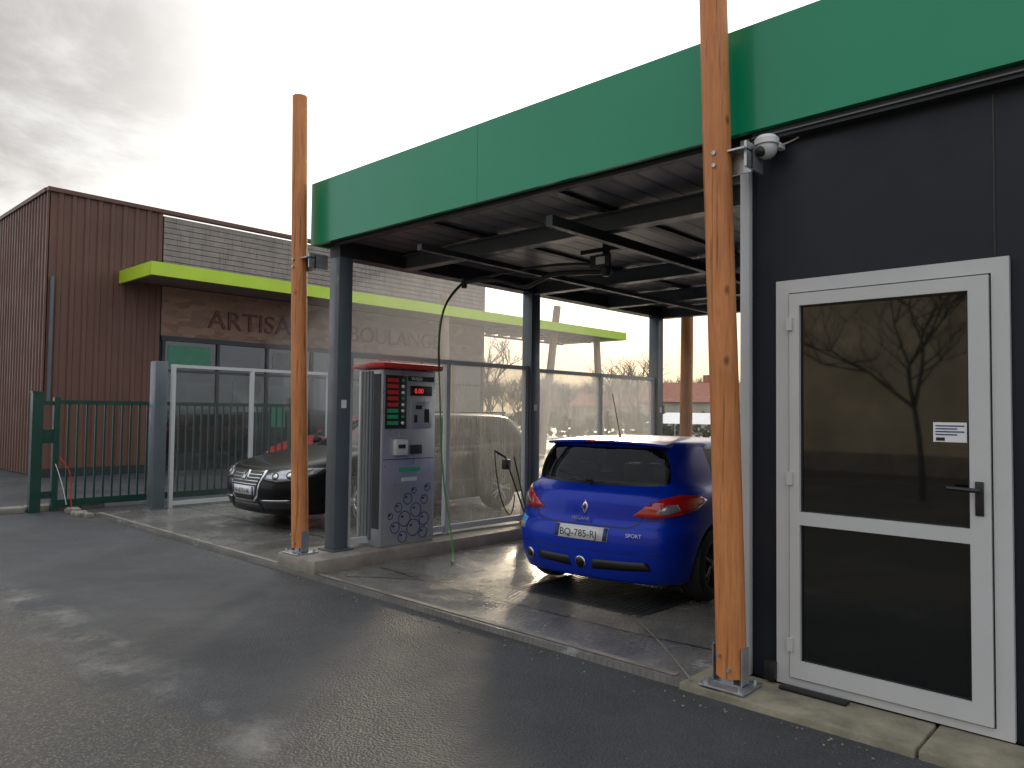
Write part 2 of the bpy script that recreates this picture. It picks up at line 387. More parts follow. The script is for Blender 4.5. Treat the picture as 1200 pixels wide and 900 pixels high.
cyl('mount',(-1.76,3.985,2.995),[(-.0,.066),(.03,.068),(.05,.05)],M['white'],C)
bm=bmesh.new(); bmesh.ops.create_uvsphere(bm,u_segments=24,v_segments=14,radius=.058); bmesh.ops.translate(bm,verts=bm.verts,vec=(-1.76,3.985,2.975)); mesh_obj('dome',bm,M['alu'],C,True)
bm=bmesh.new(); bmesh.ops.create_uvsphere(bm,u_segments=20,v_segments=12,radius=.03); bmesh.ops.translate(bm,verts=bm.verts,vec=(-1.775,3.945,2.955)); mesh_obj('lens',bm,M['black'],C,True)
curve('cable',[(-1.73,4.05,3.0),(-1.68,4.09,3.02),(-1.64,4.09,3.03),(-1.62,4.09,3.04)],.005,M['white'],C)

# ------------------------------------------------------------------ timber posts
def post(p0,p1,r0,r1,mat,galv=True):
    P=group('timber_post'); bm=bmesh.new(); n=28; rings=[]; K=30
    p0=Vector(p0);p1=Vector(p1); ph=random.random()*6
    for k in range(K+1):
        t=k/K; c=p0.lerp(p1,t)+Vector((.006*math.sin(ph+5*t),.006*math.cos(ph+4*t),0)); r=r0+(r1-r0)*t
        rings.append([bm.verts.new(c+Vector((math.cos(a),math.sin(a),0))*r*(1+.012*math.sin(3*a+ph+t*7)+.006*random.uniform(-1,1))) for a in [2*math.pi*i/n for i in range(n)]])
    for A,Bq in zip(rings,rings[1:]):
        for i in range(n): bm.faces.new((A[i],A[(i+1)%n],Bq[(i+1)%n],Bq[i]))
    bm.faces.new(rings[-1]); bm.faces.new(rings[0][::-1])
    mesh_obj('trunk',bm,mat,P,True)
    if galv:
        x,y,z=p0
        box('base_plate',x-.13,x+.13,y-.12,y+.12,z-.055,z-.043,M['galv'],P,.003)
        box('stub',x-.035,x+.035,y-.035,y+.035,z-.043,z,M['galv'],P)
        boxes('fork',[(x-r0-.006,x-r0-.0,y-.04,y+.04,z-.04,z+.16),(x+r0,x+r0+.006,y-.04,y+.04,z-.04,z+.16),(x-r0-.006,x+r0+.006,y-.04,y+.04,z-.042,z-.034)],M['galv'],P)
        rods('bolts',[((x+sx*.1,y+sy*.09,z-.05),(x+sx*.1,y+sy*.09,z-.02),.012) for sx in(-1,1) for sy in(-1,1)]+[((x+.03,y-r0-.012,z+.05),(x+.03,y-r0+.01,z+.05),.01),((x-.03,y-r0-.012,z+.12),(x-.03,y-r0+.01,z+.12),.01)],M['galv'],P)
        zt=2.95; t=(zt-z)/(p1.z-p0.z); q=p0.lerp(p1,t)
        boxes('top_bracket',[(q.x+.03,q.x+.17,q.y+.06,q.y+.075,zt-.12,zt+.02),(q.x+.02,q.x+.17,q.y-.03,q.y+.06,zt-.01,zt),(q.x+.155,q.x+.17,q.y+.0,q.y+.21,zt-.1,zt+.04)],M['galv'],P)
        rods('bolt_heads',[((q.x+.02,q.y-r0-.012,zt-.02),(q.x+.02,q.y-r0+.02,zt-.02),.012),((q.x+.02,q.y-r0-.012,zt-.09),(q.x+.02,q.y-r0+.02,zt-.09),.012)],M['galv'],P)
    return P
post((-1.905,3.84,.06),(-2.01,3.81,4.6),.081,.076,M['wood'])
post((-6.31,3.87,.175),(-6.475,3.85,4.57),.079,.072,M['wood'])
post((-6.02,10.55,.05),(-5.95,10.55,4.5),.10,.095,M['wood'],False)
cb=group('socket_box'); box('body',-1.80,-1.74,4.03,4.094,.02,.12,M['black'],cb,.005); rods('pipe',[((-1.775,4.06,0.0),(-1.775,4.06,.02),.012)],M['black'],cb)

# ------------------------------------------------------------------ glass screens
def screen(x,ys,z0,z1,mats,fm,wide=.055):
    S=group('glass_screen'); L=[]
    for y in ys: L.append((x-.03,x+.03,y-wide/2,y+wide/2,z0,z1))
    for a,b in zip(ys,ys[1:]):
        L.append((x-.025,x+.025,a+wide/2,b-wide/2,z1-.05,z1-.002)); L.append((x-.025,x+.025,a+wide/2,b-wide/2,z0+.03,z0+.09))
    boxes('frame',L,fm,S)
    for i,(a,b) in enumerate(zip(ys,ys[1:])):
        bm=bmesh.new(); bm.faces.new([bm.verts.new(p) for p in ((x,a+wide/2,z0+.09),(x,b-wide/2,z0+.09),(x,b-wide/2,z1-.05),(x,a+wide/2,z1-.05))])
        mesh_obj('pane_%d'%i,bm,mats[i],S)
    return S
screen(-6.2,[4.31,5.62,6.94],.12,2.06,[M['fog2'],M['fog3']],M['alu'])
screen(-6.2,[7.16,8.52,9.89],.0,2.04,[M['fog'],M['fog']],M['alu'])
screen(-11.3,[4.72,5.98,7.42],.0,2.14,[M['scr'],M['scr']],M['alu'])
S=group('steel_post'); box('shaft',-11.4,-11.2,4.42,4.60,-.0,2.17,M['steel'],S,.006); box('foot',-11.43,-11.17,4.38,4.64,0,.02,M['steel'],S)
ST=group('steam')
for i,(c,r) in enumerate((((-9.2,8.8,2.1),(2.6,3.0,1.9)),((-12.5,11.5,2.4),(3.0,4.5,2.2)),((-4.5,8.6,1.2),(1.5,2.2,1.2)))):
    bm=bmesh.new(); bmesh.ops.create_icosphere(bm,subdivisions=3,radius=1); bmesh.ops.scale(bm,vec=r,verts=bm.verts); bmesh.ops.translate(bm,vec=c,verts=bm.verts)
    mesh_obj('puff_%d'%i,bm,M['steam'],ST,True)

# ------------------------------------------------------------------ payment machine
P=group('wash_payment_machine'); px=-5.98; y0,y1=4.56,5.26
box('cabinet',-6.385,px,y0,y1,.121,1.90,M['stain'],P,.012)
box('plinth',-6.37,px-.02,y0+.02,y1-.02,.10,.16,M['darkm'],P)
box('cap',-6.43,px+.07,y0-.05,y1+.05,1.905,1.965,M['red'],P,.02)
boxes('side_flutes',[(-6.33+i*.055,-6.305+i*.055,y0-.012,y0-.0005,.18,1.88) for i in range(4)],M['steel'],P)
box('side_dark',-6.12,-6.01,y0-.008,y0-.0005,.3,1.85,M['darkm'],P)
box('control_panel',px,px+.012,y0+.03,y0+.30,1.30,1.84,M['black'],P,.003)
for i in range(8):
    z=1.79-i*.062
    box('label_%d'%i,px+.013,px+.017,y0+.05,y0+.19,z-.019,z+.019,M['red'] if i<5 else M['gtxt'],P)
    cyl('button_%d'%i,(px+.012,y0+.245,z),[(0,.016),(.012,.016),(.016,.010)],M['white'] if i%3 else M['gtxt'],P,'X',14)
box('brand_strip',px+.001,px+.008,y0+.32,y1-.03,1.79,1.84,M['darkm'],P)
text('brand_text','WASH',.05,(px+.009,y0+.36,1.797),(R(90),0,R(90)),M['white'],P,.001)
box('display',px,px+.012,y0+.35,y1-.06,1.64,1.74,M['black'],P,.003)
text('digits','0.00',.07,(px+.014,y0+.40,1.665),(R(90),0,R(90)),M['led'],P,.001)
box('slot_panel',px,px+.01,y0+.36,y1-.06,1.30,1.58,M['stain'],P,.003)
boxes('slots',[(px+.011,px+.016,y0+.42,y0+.50,1.5,1.54),(px+.011,px+.016,y0+.40,y0+.44,1.36,1.44),(px+.011,px+.016,y0+.54,y0+.60,1.36,1.50)],M['black'],P)
box('token_box',px,px+.05,y0+.14,y0+.30,1.03,1.19,M['alu'],P,.008)
box('token_slot',px+.051,px+.054,y0+.17,y0+.26,1.10,1.14,M['black'],P)
box('coin_tray',px,px+.03,y0+.36,y0+.50,1.04,1.13,M['darkm'],P,.006)
box('door_gap',px+.0005,px+.003,y0+.02,y1-.02,.985,.992,M['black'],P)
box('label_strip',px+.001,px+.003,y0+.22,y0+.5,.86,.90,M['gtxt'],P)
box('label_strip2',px+.001,px+.003,y0+.25,y0+.46,.76,.80,M['alu'],P)
bm=bmesh.new()
for (cy,cz,r) in ((.22,.50,.05),(.34,.58,.06),(.45,.46,.075),(.30,.38,.08),(.18,.30,.06),(.42,.28,.09),(.56,.36,.07),(.28,.20,.06),(.55,.22,.06),(.56,.56,.05),(.12,.42,.035),(.42,.66,.035),(.60,.68,.04)):
    n=28
    pr=None
    for i in range(n+1):
        a=2*math.pi*i/n; c,s_=math.cos(a),math.sin(a)
        cur=(bm.verts.new((px+.004,y0+cy+c*r,cz+s_*r)),bm.verts.new((px+.004,y0+cy+c*(r-.009),cz+s_*(r-.009))))
        if pr: bm.faces.new((pr[0],cur[0],cur[1],pr[1]))
        pr=cur
    h=[bm.verts.new((px+.004,y0+cy-r*.35+c*.018,cz+r*.3+s_*.012)) for c,s_ in [(math.cos(2*math.pi*i/10),math.sin(2*math.pi*i/10)) for i in range(10)]]
    bm.faces.new(h)
mesh_obj('bubble_artwork',bm,M['navy'],P)
L=group('pressure_lance_stand')
box('holder',-6.10,-6.02,6.42,6.50,.80,.92,M['black'],L,.01)
rods('lance',[((-6.0,6.38,.95),(-5.95,6.72,.18),.010),((-6.0,6.38,.95),(-6.02,6.22,1.03),.015)],M['darkm'],L)
curve('hose',[(-6.02,6.22,1.03),(-5.95,6.15,.95),(-5.95,6.2,.6),(-5.96,6.35,.3),(-5.98,6.5,.22),(-6.0,6.55,.5)],.007,M['black'],L)
rods('brush',[((-6.02,6.55,.95),(-5.98,6.75,.25),.009)],M['darkm'],L)
Bo=group('washing_boom'); sx,sy=-4.05,5.65
cyl('swivel',(sx,sy,2.76),[(0,.03),(.03,.05),(.10,.05),(.14,.035),(.36,.035)],M['darkm'],Bo)
boxes('swivel_bracket',[(sx-.28,sx+.28,sy-.03,sy+.03,2.99,3.03),(sx-.12,sx+.10,sy-.09,sy-.065,2.84,2.95)],M['darkm'],Bo)
box('label',sx-.05,sx+.05,sy-.095,sy-.0905,2.86,2.93,M['white'],Bo)
curve('arm',[(sx,sy,2.80),(-4.35,5.60,2.82),(-4.65,5.5,2.86),(-4.9,5.5,2.68),(-5.2,5.48,2.84),(-5.5,5.46,2.87),(-5.75,5.44,2.86)],.024,M['darkm'],Bo)
curve('arm_brace',[(sx,sy,2.86),(-4.5,5.55,2.95),(-5.0,5.5,2.93),(-5.7,5.44,2.87)],.014,M['darkm'],Bo)
cyl('pivot',(-5.75,5.44,2.80),[(0,.03),(.1,.03)],M['black'],Bo)
curve('hanging_hose',[(-5.75,5.44,2.86),(-5.80,5.30,2.72),(-5.86,5.18,2.5),(-5.88,5.2,2.1),(-5.86,5.22,1.6),(-5.84,5.22,1.1),(-5.8,5.25,.6),(-5.74,5.3,.2),(-5.6,5.2,.02),(-5.4,5.0,.0)],.0085,M['hoseg'],Bo)
curve('hose_guard',[(-5.75,5.44,2.87),(-5.80,5.30,2.74),(-5.86,5.18,2.52),(-5.88,5.2,2.1),(-5.87,5.21,1.9)],.012,M['black'],Bo)

# ------------------------------------------------------------------ gate
G=group('green_gate'); gx=-12.3
bars=[]; y=3.62
while y<7.2:
    bars.append((gx-.0125,gx+.0125,y-.0125,y+.0125,.12,1.52)); y+=.125
boxes('bars',bars,M['gate'],G)
boxes('rails',[(gx-.03,gx+.03,3.5,7.25,1.52,1.58),(gx-.03,gx+.03,3.5,7.25,.02,.12)],M['gate'],G)
boxes('posts',[(gx-.06,gx+.06,3.14,3.28,-.04,1.68),(gx-.04,gx+.04,3.42,3.5,-.04,1.62),(gx-.05,gx+.05,7.25,7.35,-.04,1.7)],M['gate'],G)
boxes('post_caps',[(gx-.07,gx+.07,3.13,3.29,1.68,1.70)],M['gate'],G)
boxes('latch_plates',[(gx-.02,gx+.02,3.281,3.419,.15,.25),(gx-.02,gx+.02,3.281,3.419,.95,1.15),(gx-.02,gx+.02,3.281,3.419,1.5,1.56)],M['gate'],G)
curve('barrier_tape',[(gx+.07,3.5,.75),(gx+.1,3.6,.6),(gx+.12,3.66,.5),(gx+.1,3.64,.2),(gx+.14,3.66,.02)],.008,M['red'],G)
curve('barrier_tape_white',[(gx+.07,3.45,.65),(gx+.08,3.5,.5),(gx+.1,3.56,.3),(gx+.1,3.6,.05)],.006,M['white'],G)

# ------------------------------------------------------------------ bakery building
K=group('bakery_building'); bx=-18.2; H=6.15
def corrug(name,p0,p1,z0,z1,nrm,mat,parent,pitch=.22,depth=.035):
    p0=Vector(p0);p1=Vector(p1); L=(p1-p0).length; d=(p1-p0)/L; nn=Vector(nrm); bm=bmesh.new(); prev=None; n=int(L/pitch)
    for k in range(n):
        for f,h in ((0,0),(.5,0),(.6,1),(.9,1),(1,0)):
            q=p0+d*((k+f)*L/n)+nn*depth*h
            cur=(bm.verts.new((q.x,q.y,z0)),bm.verts.new((q.x,q.y,z1)))
            if prev and (prev[0].co-cur[0].co).length>1e-5: bm.faces.new((prev[0],cur[0],cur[1],prev[1]))
            prev=cur
    bmesh.ops.recalc_face_normals(bm,faces=bm.faces); return mesh_obj(name,bm,mat,parent)
corrug('side_cladding',(-34,4.85),(bx,4.85),.0,H,(0,-1),M['brown'],K)
corrug('front_cladding',(bx,4.87),(bx,7.25),.0,H,(1,0),M['brown'],K,.24)
box('core',-34,bx-.02,4.88,18.2,-.1,H-.05,M['darkm'],K)
box('roof_trim_front',bx-.1,bx+.08,4.80,18.3,H,H+.09,M['brown'],K)
box('roof_trim_side',-34,bx-.102,4.78,4.95,H,H+.09,M['brown'],K)
box('base_skirt',bx-.01,bx+.05,4.82,7.25,-.04,.15,M['darkm'],K)
L=[];z=4.62
while z<H-.14:
    L.append((bx-.02,bx+.03,7.27,18.2,z,z+.12)); z+=.135
boxes('timber_slats',L,M['woodg'],K)
box('mosaic_band',bx-.02,bx+.01,7.27,18.2,3.22,4.4,M['mosaic'],K)
box('shop_head',bx-.02,bx+.06,7.27,18.2,3.10,3.215,M['darkm'],K)
box('shop_glazing',bx-.03,bx-.0,7.3,18.2,.0,3.1,M['shop'],K)
Ls=[]
y=7.3
while y<18.2: Ls.append((bx-.0,bx+.05,y,y+.07,0,3.1)); y+=1.35
Ls.append((bx+.001,bx+.045,7.3,18.2,2.35,2.41))
boxes('shop_mullions',Ls,M['darkm'],K)
boxes('green_reflections',[(bx+.002,bx+.01,7.45,8.5,2.5,3.0),(bx+.002,bx+.01,10.2,10.6,1.0,1.6)],M['shopg'],K)  # green panels stand in for the reflection in the glazing
boxes('shop_interior',[(bx+.002,bx+.01,9.1,9.9,1.4,2.2),(bx+.002,bx+.01,10.2,11.2,2.5,3.0),(bx+.002,bx+.01,12,13.2,1.2,2.2),(bx+.002,bx+.01,14.2,15.2,.9,2.2)],M['shopl'],K)  # grey panels paint the lighter reflections over the shop glass
box('downpipe',bx+.05,bx+.11,4.9,4.96,1.6,4.3,M['steel'],K)
text('sign_artisan','ARTISAN',.66,(bx+.02,8.4,3.50),(R(90),0,R(90)),M['letters'],K,.02,sx=1.08)
text('sign_boulanger','BOULANGER',.66,(bx+.02,12.6,3.50),(R(90),0,R(90)),M['letters'],K,.02,sx=1.02)
box('lime_fascia',-16.42,-16.36,6.3,24.2,4.33,4.62,M['lime'],K)
box('lime_end',-18.2,-16.421,6.3,6.36,4.33,4.62,M['lime'],K)
box('lime_end_far',-19.6,-16.421,24.14,24.2,4.33,4.62,M['lime'],K)
box('canopy_deck',-18.15,-16.422,6.362,18.2,4.42,4.55,M['woodg'],K)
Ls=[]
for i in range(9): 
    y=18.3+i*.68; Ls.append((-19.6,-16.422,y,y+.12,4.36,4.52))
Ls+=[(-18.1,-18.0,18.2,24.1,4.30,4.358),(-19.6,-19.45,18.2,24.13,4.3,4.358)]
boxes('pergola_beams',Ls,M['woodg'],K)
box('pergola_sheet',-19.6,-16.43,18.2,24.13,4.54,4.57,M['fog'],K)
for nm,a,b in (('prop_1',(-16.8,15.2,0),(-16.6,14.9,5.0)),('prop_2',(-17.0,19.9,0),(-16.9,20.6,5.3)),('prop_3',(-17.2,20.1,0),(-17.5,19.6,5.3)),('prop_4',(-17,23.5,0),(-17.2,23.4,4.3))):
    bm=bmesh.new(); tube(bm,a,b,.15,.13,14,True); mesh_obj(nm,bm,M['woodp'],K,True)

# ------------------------------------------------------------------ cars
def interp(keys,y):
    if y<=keys[0][0]: return keys[0][1]
    for (a,za),(b,zb) in zip(keys,keys[1:]):
        if y<=b: return za+(zb-za)*(y-a)/(b-a)
    return keys[-1][1]
SF=[0,.14,.28,.42,.47,.64,.82,1]
def ring_half(r):
    yr,yf,w,rc,fc=r['yr'],r['yf'],r['w'],r.get('rc',.3),r.get('fc',.42)
    P=[(0,yr),(.36*w,yr+.03*rc),(.66*w,yr+.15*rc),(.87*w,yr+.42*rc),(.97*w,yr+rc)]
    a,b=yr+1.6*rc,yf-1.6*fc
    P+=[(w*(1 if 0<f<1 else .995),a+(b-a)*f) for f in SF]
    P+=[(.97*w,yf-fc),(.87*w,yf-.42*fc),(.66*w,yf-.15*fc),(.36*w,yf-.03*fc),(0,yf)]
    return [(x,y,interp(r['z'],y)) for x,y in P]
def build_body(rings,gi,paint,root,axles,wr):
    bm=bmesh.new(); loops=[]
    for r in rings:
        h=ring_half(r); full=h+[(-x,y,z) for x,y,z in h[-2:0:-1]]
        loops.append([bm.verts.new(p) for p in full])
    N=len(loops[0]); Kh=18
    cl=bm.edges.layers.float.new('crease_edge')
    for i in range(len(loops)-1):
        for j in range(N):
            f=bm.faces.new((loops[i][j],loops[i][(j+1)%N],loops[i+1][(j+1)%N],loops[i+1][j]))
            jj=j if j<Kh-1 else N-1-j
            m=0
            if i in (gi,gi+1):
                if jj<3 or jj in (6,7,9,10,11,12) or jj>=14: m=1
                elif jj==8: m=2
            if i==0: m=2
            f.material_index=m
    f=bm.faces.new(loops[0][::-1]); f.material_index=2
    bm.faces.new(loops[-1])
    for e in bm.edges:
        if len(e.link_faces)==2 and e.link_faces[0].material_index!=e.link_faces[1].material_index: e[cl]=.65
    bmesh.ops.recalc_face_normals(bm,faces=bm.faces)
    o=mesh_obj('body',bm,[paint,M['cglass'],M['black']],root)
    s=o.modifiers.new('s','SUBSURF'); s.levels=3; s.render_levels=3
    cut=bmesh.new()
    for ay in axles:
        for sd in (-1,1): lathe(cut,[(sd*.62,wr),(sd*1.2,wr)],(0,ay,wr-.045),'X',40)
    bmesh.ops.recalc_face_normals(cut,faces=cut.faces)
    co=mesh_obj('cut',cut,[M['black']])
    b=o.modifiers.new('b','BOOLEAN'); b.object=co; b.operation='DIFFERENCE'; b.solver='EXACT'
    try: b.material_mode='TRANSFER'
    except Exception: pass
    dg=bpy.context.evaluated_depsgraph_get(); dg.update()
    ev=o.evaluated_get(dg); me=D.meshes.new_from_object(ev,preserve_all_data_layers=True,depsgraph=dg)
    o.modifiers.clear(); o.data=me
    for p in me.polygons: p.use_smooth=True
    try: me.set_sharp_from_angle(angle=R(38))
    except Exception: pass
    D.objects.remove(co)
    t=bmesh.new(); t.from_mesh(me); bvh=BVHTree.FromBMesh(t); t.free()
    return o,bvh
def patch(bvh,name,pts,ua,n,mat,root,off=.006,h=.05,org=(0,0,0),mirror=False,thick=.006):
    ua=Vector(ua).normalized(); n=Vector(n).normalized(); va=Vector((0,0,1)); o=Vector(org)
    bm=bmesh.new()
    bm.faces.new([bm.verts.new((p[0],p[1],0)) for p in pts])
    us=[p[0] for p in pts]; vs=[p[1] for p in pts]
    for lo,hi,ax in ((min(us),max(us),(1,0,0)),(min(vs),max(vs),(0,1,0))):
        q=lo+h
        while q<hi-1e-4:
            bmesh.ops.bisect_plane(bm,geom=bm.verts[:]+bm.edges[:]+bm.faces[:],plane_co=(q,q,0),plane_no=ax); q+=h
    bad=[]
    for v in bm.verts:
        st=o+ua*v.co.x+va*v.co.y-n*6
        hit=bvh.ray_cast(st,n,12)
        if hit[0] is None: bad.append(v); continue
        v.co=hit[0]-n*off
    bmesh.ops.delete(bm,geom=bad,context='VERTS')
    bm.normal_update()
    if bm.faces:
        s=sum((f.normal.dot(n) for f in bm.faces))
        if s>0: bmesh.ops.reverse_faces(bm,faces=bm.faces[:])
    out=[]
    for sg in ((1,-1) if mirror else (1,)):
        b2=bm.copy()
        if sg<0:
            for v in b2.verts: v.co.x*=-1
            bmesh.ops.reverse_faces(b2,faces=b2.faces[:])
        ob=mesh_obj(name+('_left' if sg<0 else '_right' if mirror else ''),b2,mat,root,True)
        if thick: 
            sm=ob.modifiers.new('t','SOLIDIFY'); sm.thickness=thick+off; sm.offset=-1
        out.append(ob)
    bm.free(); return out
def disc(cx,cz,r,n=20): return [(cx+math.cos(2*math.pi*i/n)*r,cz+math.sin(2*math.pi*i/n)*r) for i in range(n)]
def line(bvh,name,p,w,ua,n,root,mat=None,mirror=False,off=.0015):
    for k,(a,b) in enumerate(zip(p,p[1:])):
        a=Vector(a);b=Vector(b);d=(b-a).normalized();q=Vector((-d.y,d.x))*w/2
        patch(bvh,name+'_%d'%k,[tuple(a+q),tuple(a-q),tuple(b-q),tuple(b+q)],ua,n,mat or M['black'],root,off,.04,mirror=mirror,thick=0)
def wheel(root,x,y,r,name,rimmat,sgn):
    W=D.objects.new(name,None); link(W,root)
    hw=.105; bm=bmesh.new()
    lathe(bm,[(-hw,.6*r),(-hw-.006,.8*r),(-hw+.012,.96*r),(-hw*.6,r),(hw*.6,r),(hw-.012,.96*r),(hw+.006,.8*r),(hw,.66*r),(hw-.01,.655*r)],(0,0,0),'X',44,False)
    mesh_obj(name+'_tyre',bm,M['rubber'],W,True)
    bm=bmesh.new()
    lathe(bm,[(hw-.004,.66*r),(hw+.002,.63*r),(hw-.03,.60*r),(-hw,.58*r)],(0,0,0),'X',44,False)
    lathe(bm,[(-.02,.59*r),(-.01,.02)],(0,0,0),'X',30,False)
    mesh_obj(name+'_barrel',bm,M['darkm'],W,True)
    bm=bmesh.new(); lathe(bm,[(-.0,.17*r),(hw-.03,.15*r),(hw-.02,.10*r)],(0,0,0),'X',20,True)
    for k in range(5):
        for dd in (-.17,.17):
            a=2*math.pi*k/5+dd; a2=2*math.pi*k/5+dd*.55
            p0=Vector((hw-.035,math.cos(a2)*.1*r,math.sin(a2)*.1*r)); p1=Vector((hw-.012,math.cos(a)*.62*r,math.sin(a)*.62*r))
            tube(bm,p0,p1,.016,.013,6,True)
    mesh_obj(name+'_rim',bm,rimmat,W,True)
    W.location=(x,y,r); 
    if sgn<0: W.rotation_euler=(0,0,math.pi)
def hull_box(name,x0,x1,y0,y1,z0,z1,mat,root,bv=.04): return box(name,x0,x1,y0,y1,z0,z1,mat,root,bv)
def interior(root,y0,y1,top=.78):
    hull_box('interior_tub',-.70,.70,y0,y1,.30,top,M['black'],root,.03)
    for i,x in enumerate((-.40,.40)):
        hull_box('seat_%d'%i,x-.22,x+.22,-.25,-.05,.6,1.08,M['black'],root,.05)
        hull_box('headrest_%d'%i,x-.12,x+.12,-.27,-.17,1.10,1.27,M['black'],root,.04)
        hull_box('rear_headrest_%d'%i,x-.11,x+.11,y0+.42,y0+.5,1.0,1.14,M['black'],root,.03)
    hull_box('rear_bench',-.62,.62,y0+.35,y0+.5,.6,1.0,M['black'],root,.05)
    hull_box('dashboard',-.66,.66,y1-.35,y1-.02,.6,.95,M['black'],root,.05)
def hatchback(name,paint,loc,rz,sc,rim,detail=True):
    root=group(name)
    rings=[
     dict(yr=-1.90,yf=1.92,w=.74,z=[(0,.18)]),
     dict(yr=-2.04,yf=2.05,w=.83,rc=.38,z=[(-2,.21),(0,.20),(2,.20)]),
     dict(yr=-2.10,yf=2.11,w=.868,rc=.38,z=[(-2,.34),(0,.32),(2,.36)]),
     dict(yr=-2.12,yf=2.12,w=.882,rc=.38,z=[(-2,.50),(2,.50)]),
     dict(yr=-2.10,yf=2.09,w=.888,rc=.38,z=[(-2,.645),(2,.60)]),
     dict(yr=-2.03,yf=2.05,w=.888,rc=.38,z=[(-2,.69),(0,.68),(2,.63)]),
     dict(yr=-2.03,yf=2.00,w=.886,rc=.40,z=[(-2,.82),(0,.80),(1,.76),(2,.69)]),
     dict(yr=-2.00,yf=1.90,w=.870,rc=.42,z=[(-2,.93),(0,.89),(1,.86),(1.9,.76)]),
     dict(yr=-1.93,yf=1.55,w=.835,rc=.40,z=[(-2,.985),(-1,.95),(0,.93),(1,.91),(1.6,.85)]),
     dict(yr=-1.885,yf=1.08,w=.79,rc=.36,fc=.36,z=[(-1.9,1.01),(-1,.975),(0,.955),(1.1,.965)]),
     dict(yr=-1.85,yf=.74,w=.755,rc=.32,fc=.34,z=[(-1.8,1.16),(0,1.14),(.8,1.13)]),
     dict(yr=-1.76,yf=.40,w=.685,rc=.28,fc=.32,z=[(-1.7,1.325),(0,1.325),(.4,1.29)]),
     dict(yr=-1.68,yf=.30,w=.635,rc=.26,fc=.30,z=[(-1.7,1.378),(0,1.375),(.3,1.33)]),
     dict(yr=-1.30,yf=.00,w=.42,rc=.2,fc=.2,z=[(-1.4,1.398),(-.6,1.395),(.0,1.37)]),
     dict(yr=-1.0,yf=-.3,w=.18,rc=.1,fc=.1,z=[(-1,1.402),(-.3,1.39)]),
    ]
    body,bvh=build_body(rings,9,paint,root,(-1.31,1.31),.362)
    for i,(sx_,y_) in enumerate(((1,-1.31),(-1,-1.31),(1,1.31),(-1,1.31))): wheel(root,sx_*.775,y_,.318,'wheel_%d'%i,rim,sx_)
    interior(root,-1.75,1.0)
    RX=(1,0,0); BK=(0,1,0)
    patch(bvh,'tail_lamp',[(-1.10,.765),(-1.0,.85),(-.86,.915),(-.70,.945),(-.50,.93),(-.40,.885),(-.55,.815),(-.75,.775),(-.95,.75)],(.7,.7,0),(-.7,.7,0),M['redl'],root,.010,.04,mirror=True,thick=.015)
    patch(bvh,'tail_lamp_lens',[(-.93,.80),(-.84,.86),(-.74,.87),(-.72,.82),(-.84,.785)],(.7,.7,0),(-.7,.7,0),M['lampc'],root,.013,.04,mirror=True,thick=.004)
    patch(bvh,'number_plate',[(-.26,.545),(.26,.545),(.26,.655),(-.26,.655)],RX,BK,M['white'],root,.014,.2,thick=.01)
    for s_ in (-1,1): patch(bvh,'plate_band',[(s_*.26,.547),(s_*.222,.547),(s_*.222,.653),(s_*.26,.653)],RX,BK,M['navy'],root,.0165,.2,thick=.002)
    text('plate_text','BQ-785-RJ',.085,(0,-2.142,.57),(R(90),0,0),M['black'],root,.001,'CENTER')
    patch(bvh,'rear_slot',[(.10,.30),(.62,.33),(.60,.40),(.12,.385)],RX,BK,M['black'],root,.004,.05,thick=.003)
    patch(bvh,'rear_slot_2',[(-.10,.30),(-.46,.32),(-.45,.395),(-.12,.385)],RX,BK,M['black'],root,.004,.05,thick=.003)
    for cx_ in (-.58,.0):
        patch(bvh,'round_trim',disc(cx_,.345,.052),RX,BK,M['chrome'],root,.010,.05)
        patch(bvh,'round_bore',disc(cx_,.345,.040),RX,BK,M['black'],root,.014,.05,thick=.003)
    if detail:
        line(bvh,'tailgate_gap',[(-.60,.98),(-.56,.80),(-.50,.70),(-.42,.665),(.42,.665),(.50,.70),(.56,.80),(.60,.98)],.009,RX,BK,root)
        line(bvh,'bumper_gap',[(.56,.74),(.80,.72)],.007,RX,BK,root,mirror=True)
        line(bvh,'window_seal',[(-.58,1.015),(0,1.005),(.58,1.015)],.022,RX,BK,root)
        line(bvh,'lower_groove',[(-.7,.46),(0,.455),(.7,.46)],.006,RX,BK,root)
        patch(bvh,'emblem',[(0,.875),(.038,.81),(0,.745),(-.038,.81)],RX,BK,M['chrome'],root,.008,.03)
        patch(bvh,'emblem_hole',[(0,.845),(.018,.81),(0,.775),(-.018,.81)],RX,BK,paint,root,.011,.03,thick=.002)
        text('badge_text','MEGANE',.045,(-.02,-2.065,.70),(R(90),0,0),M['chrome'],root,.001,'CENTER')
        text('badge_text_right','SPORT',.045,(.50,-2.085,.60),(R(90),0,R(12)),M['white'],root,.001,'CENTER')
        patch(bvh,'sticker_blue',[(-.96,.56),(-.84,.56),(-.84,.68),(-.96,.66)],(-.7,.7,0) ,(.7,.7,0),M['cyan'],root,.004,.05)
        patch(bvh,'sticker_orange',[(-.93,.57),(-.86,.57),(-.86,.62),(-.93,.61)],(-.7,.7,0) ,(.7,.7,0),M['orange'],root,.007,.05)
        SX=(0,1,0); SN=(-1,0,0)
        line(bvh,'door_gap',[(-.62,.95),(-.78,.72),(-.70,.30)],.007,SX,SN,root,mirror=True)
        line(bvh,'door_gap_front',[(.78,.93),(.82,.6),(.74,.30)],.007,SX,SN,root,mirror=True)
        line(bvh,'fuel_flap',[(-1.45,.84),(-1.28,.84),(-1.28,.70),(-1.45,.70),(-1.45,.84)],.005,SX,SN,root)
        line(bvh,'side_moulding',[(-.75,.50),(.80,.48)],.03,SX,SN,root,paint,mirror=True,off=.012)
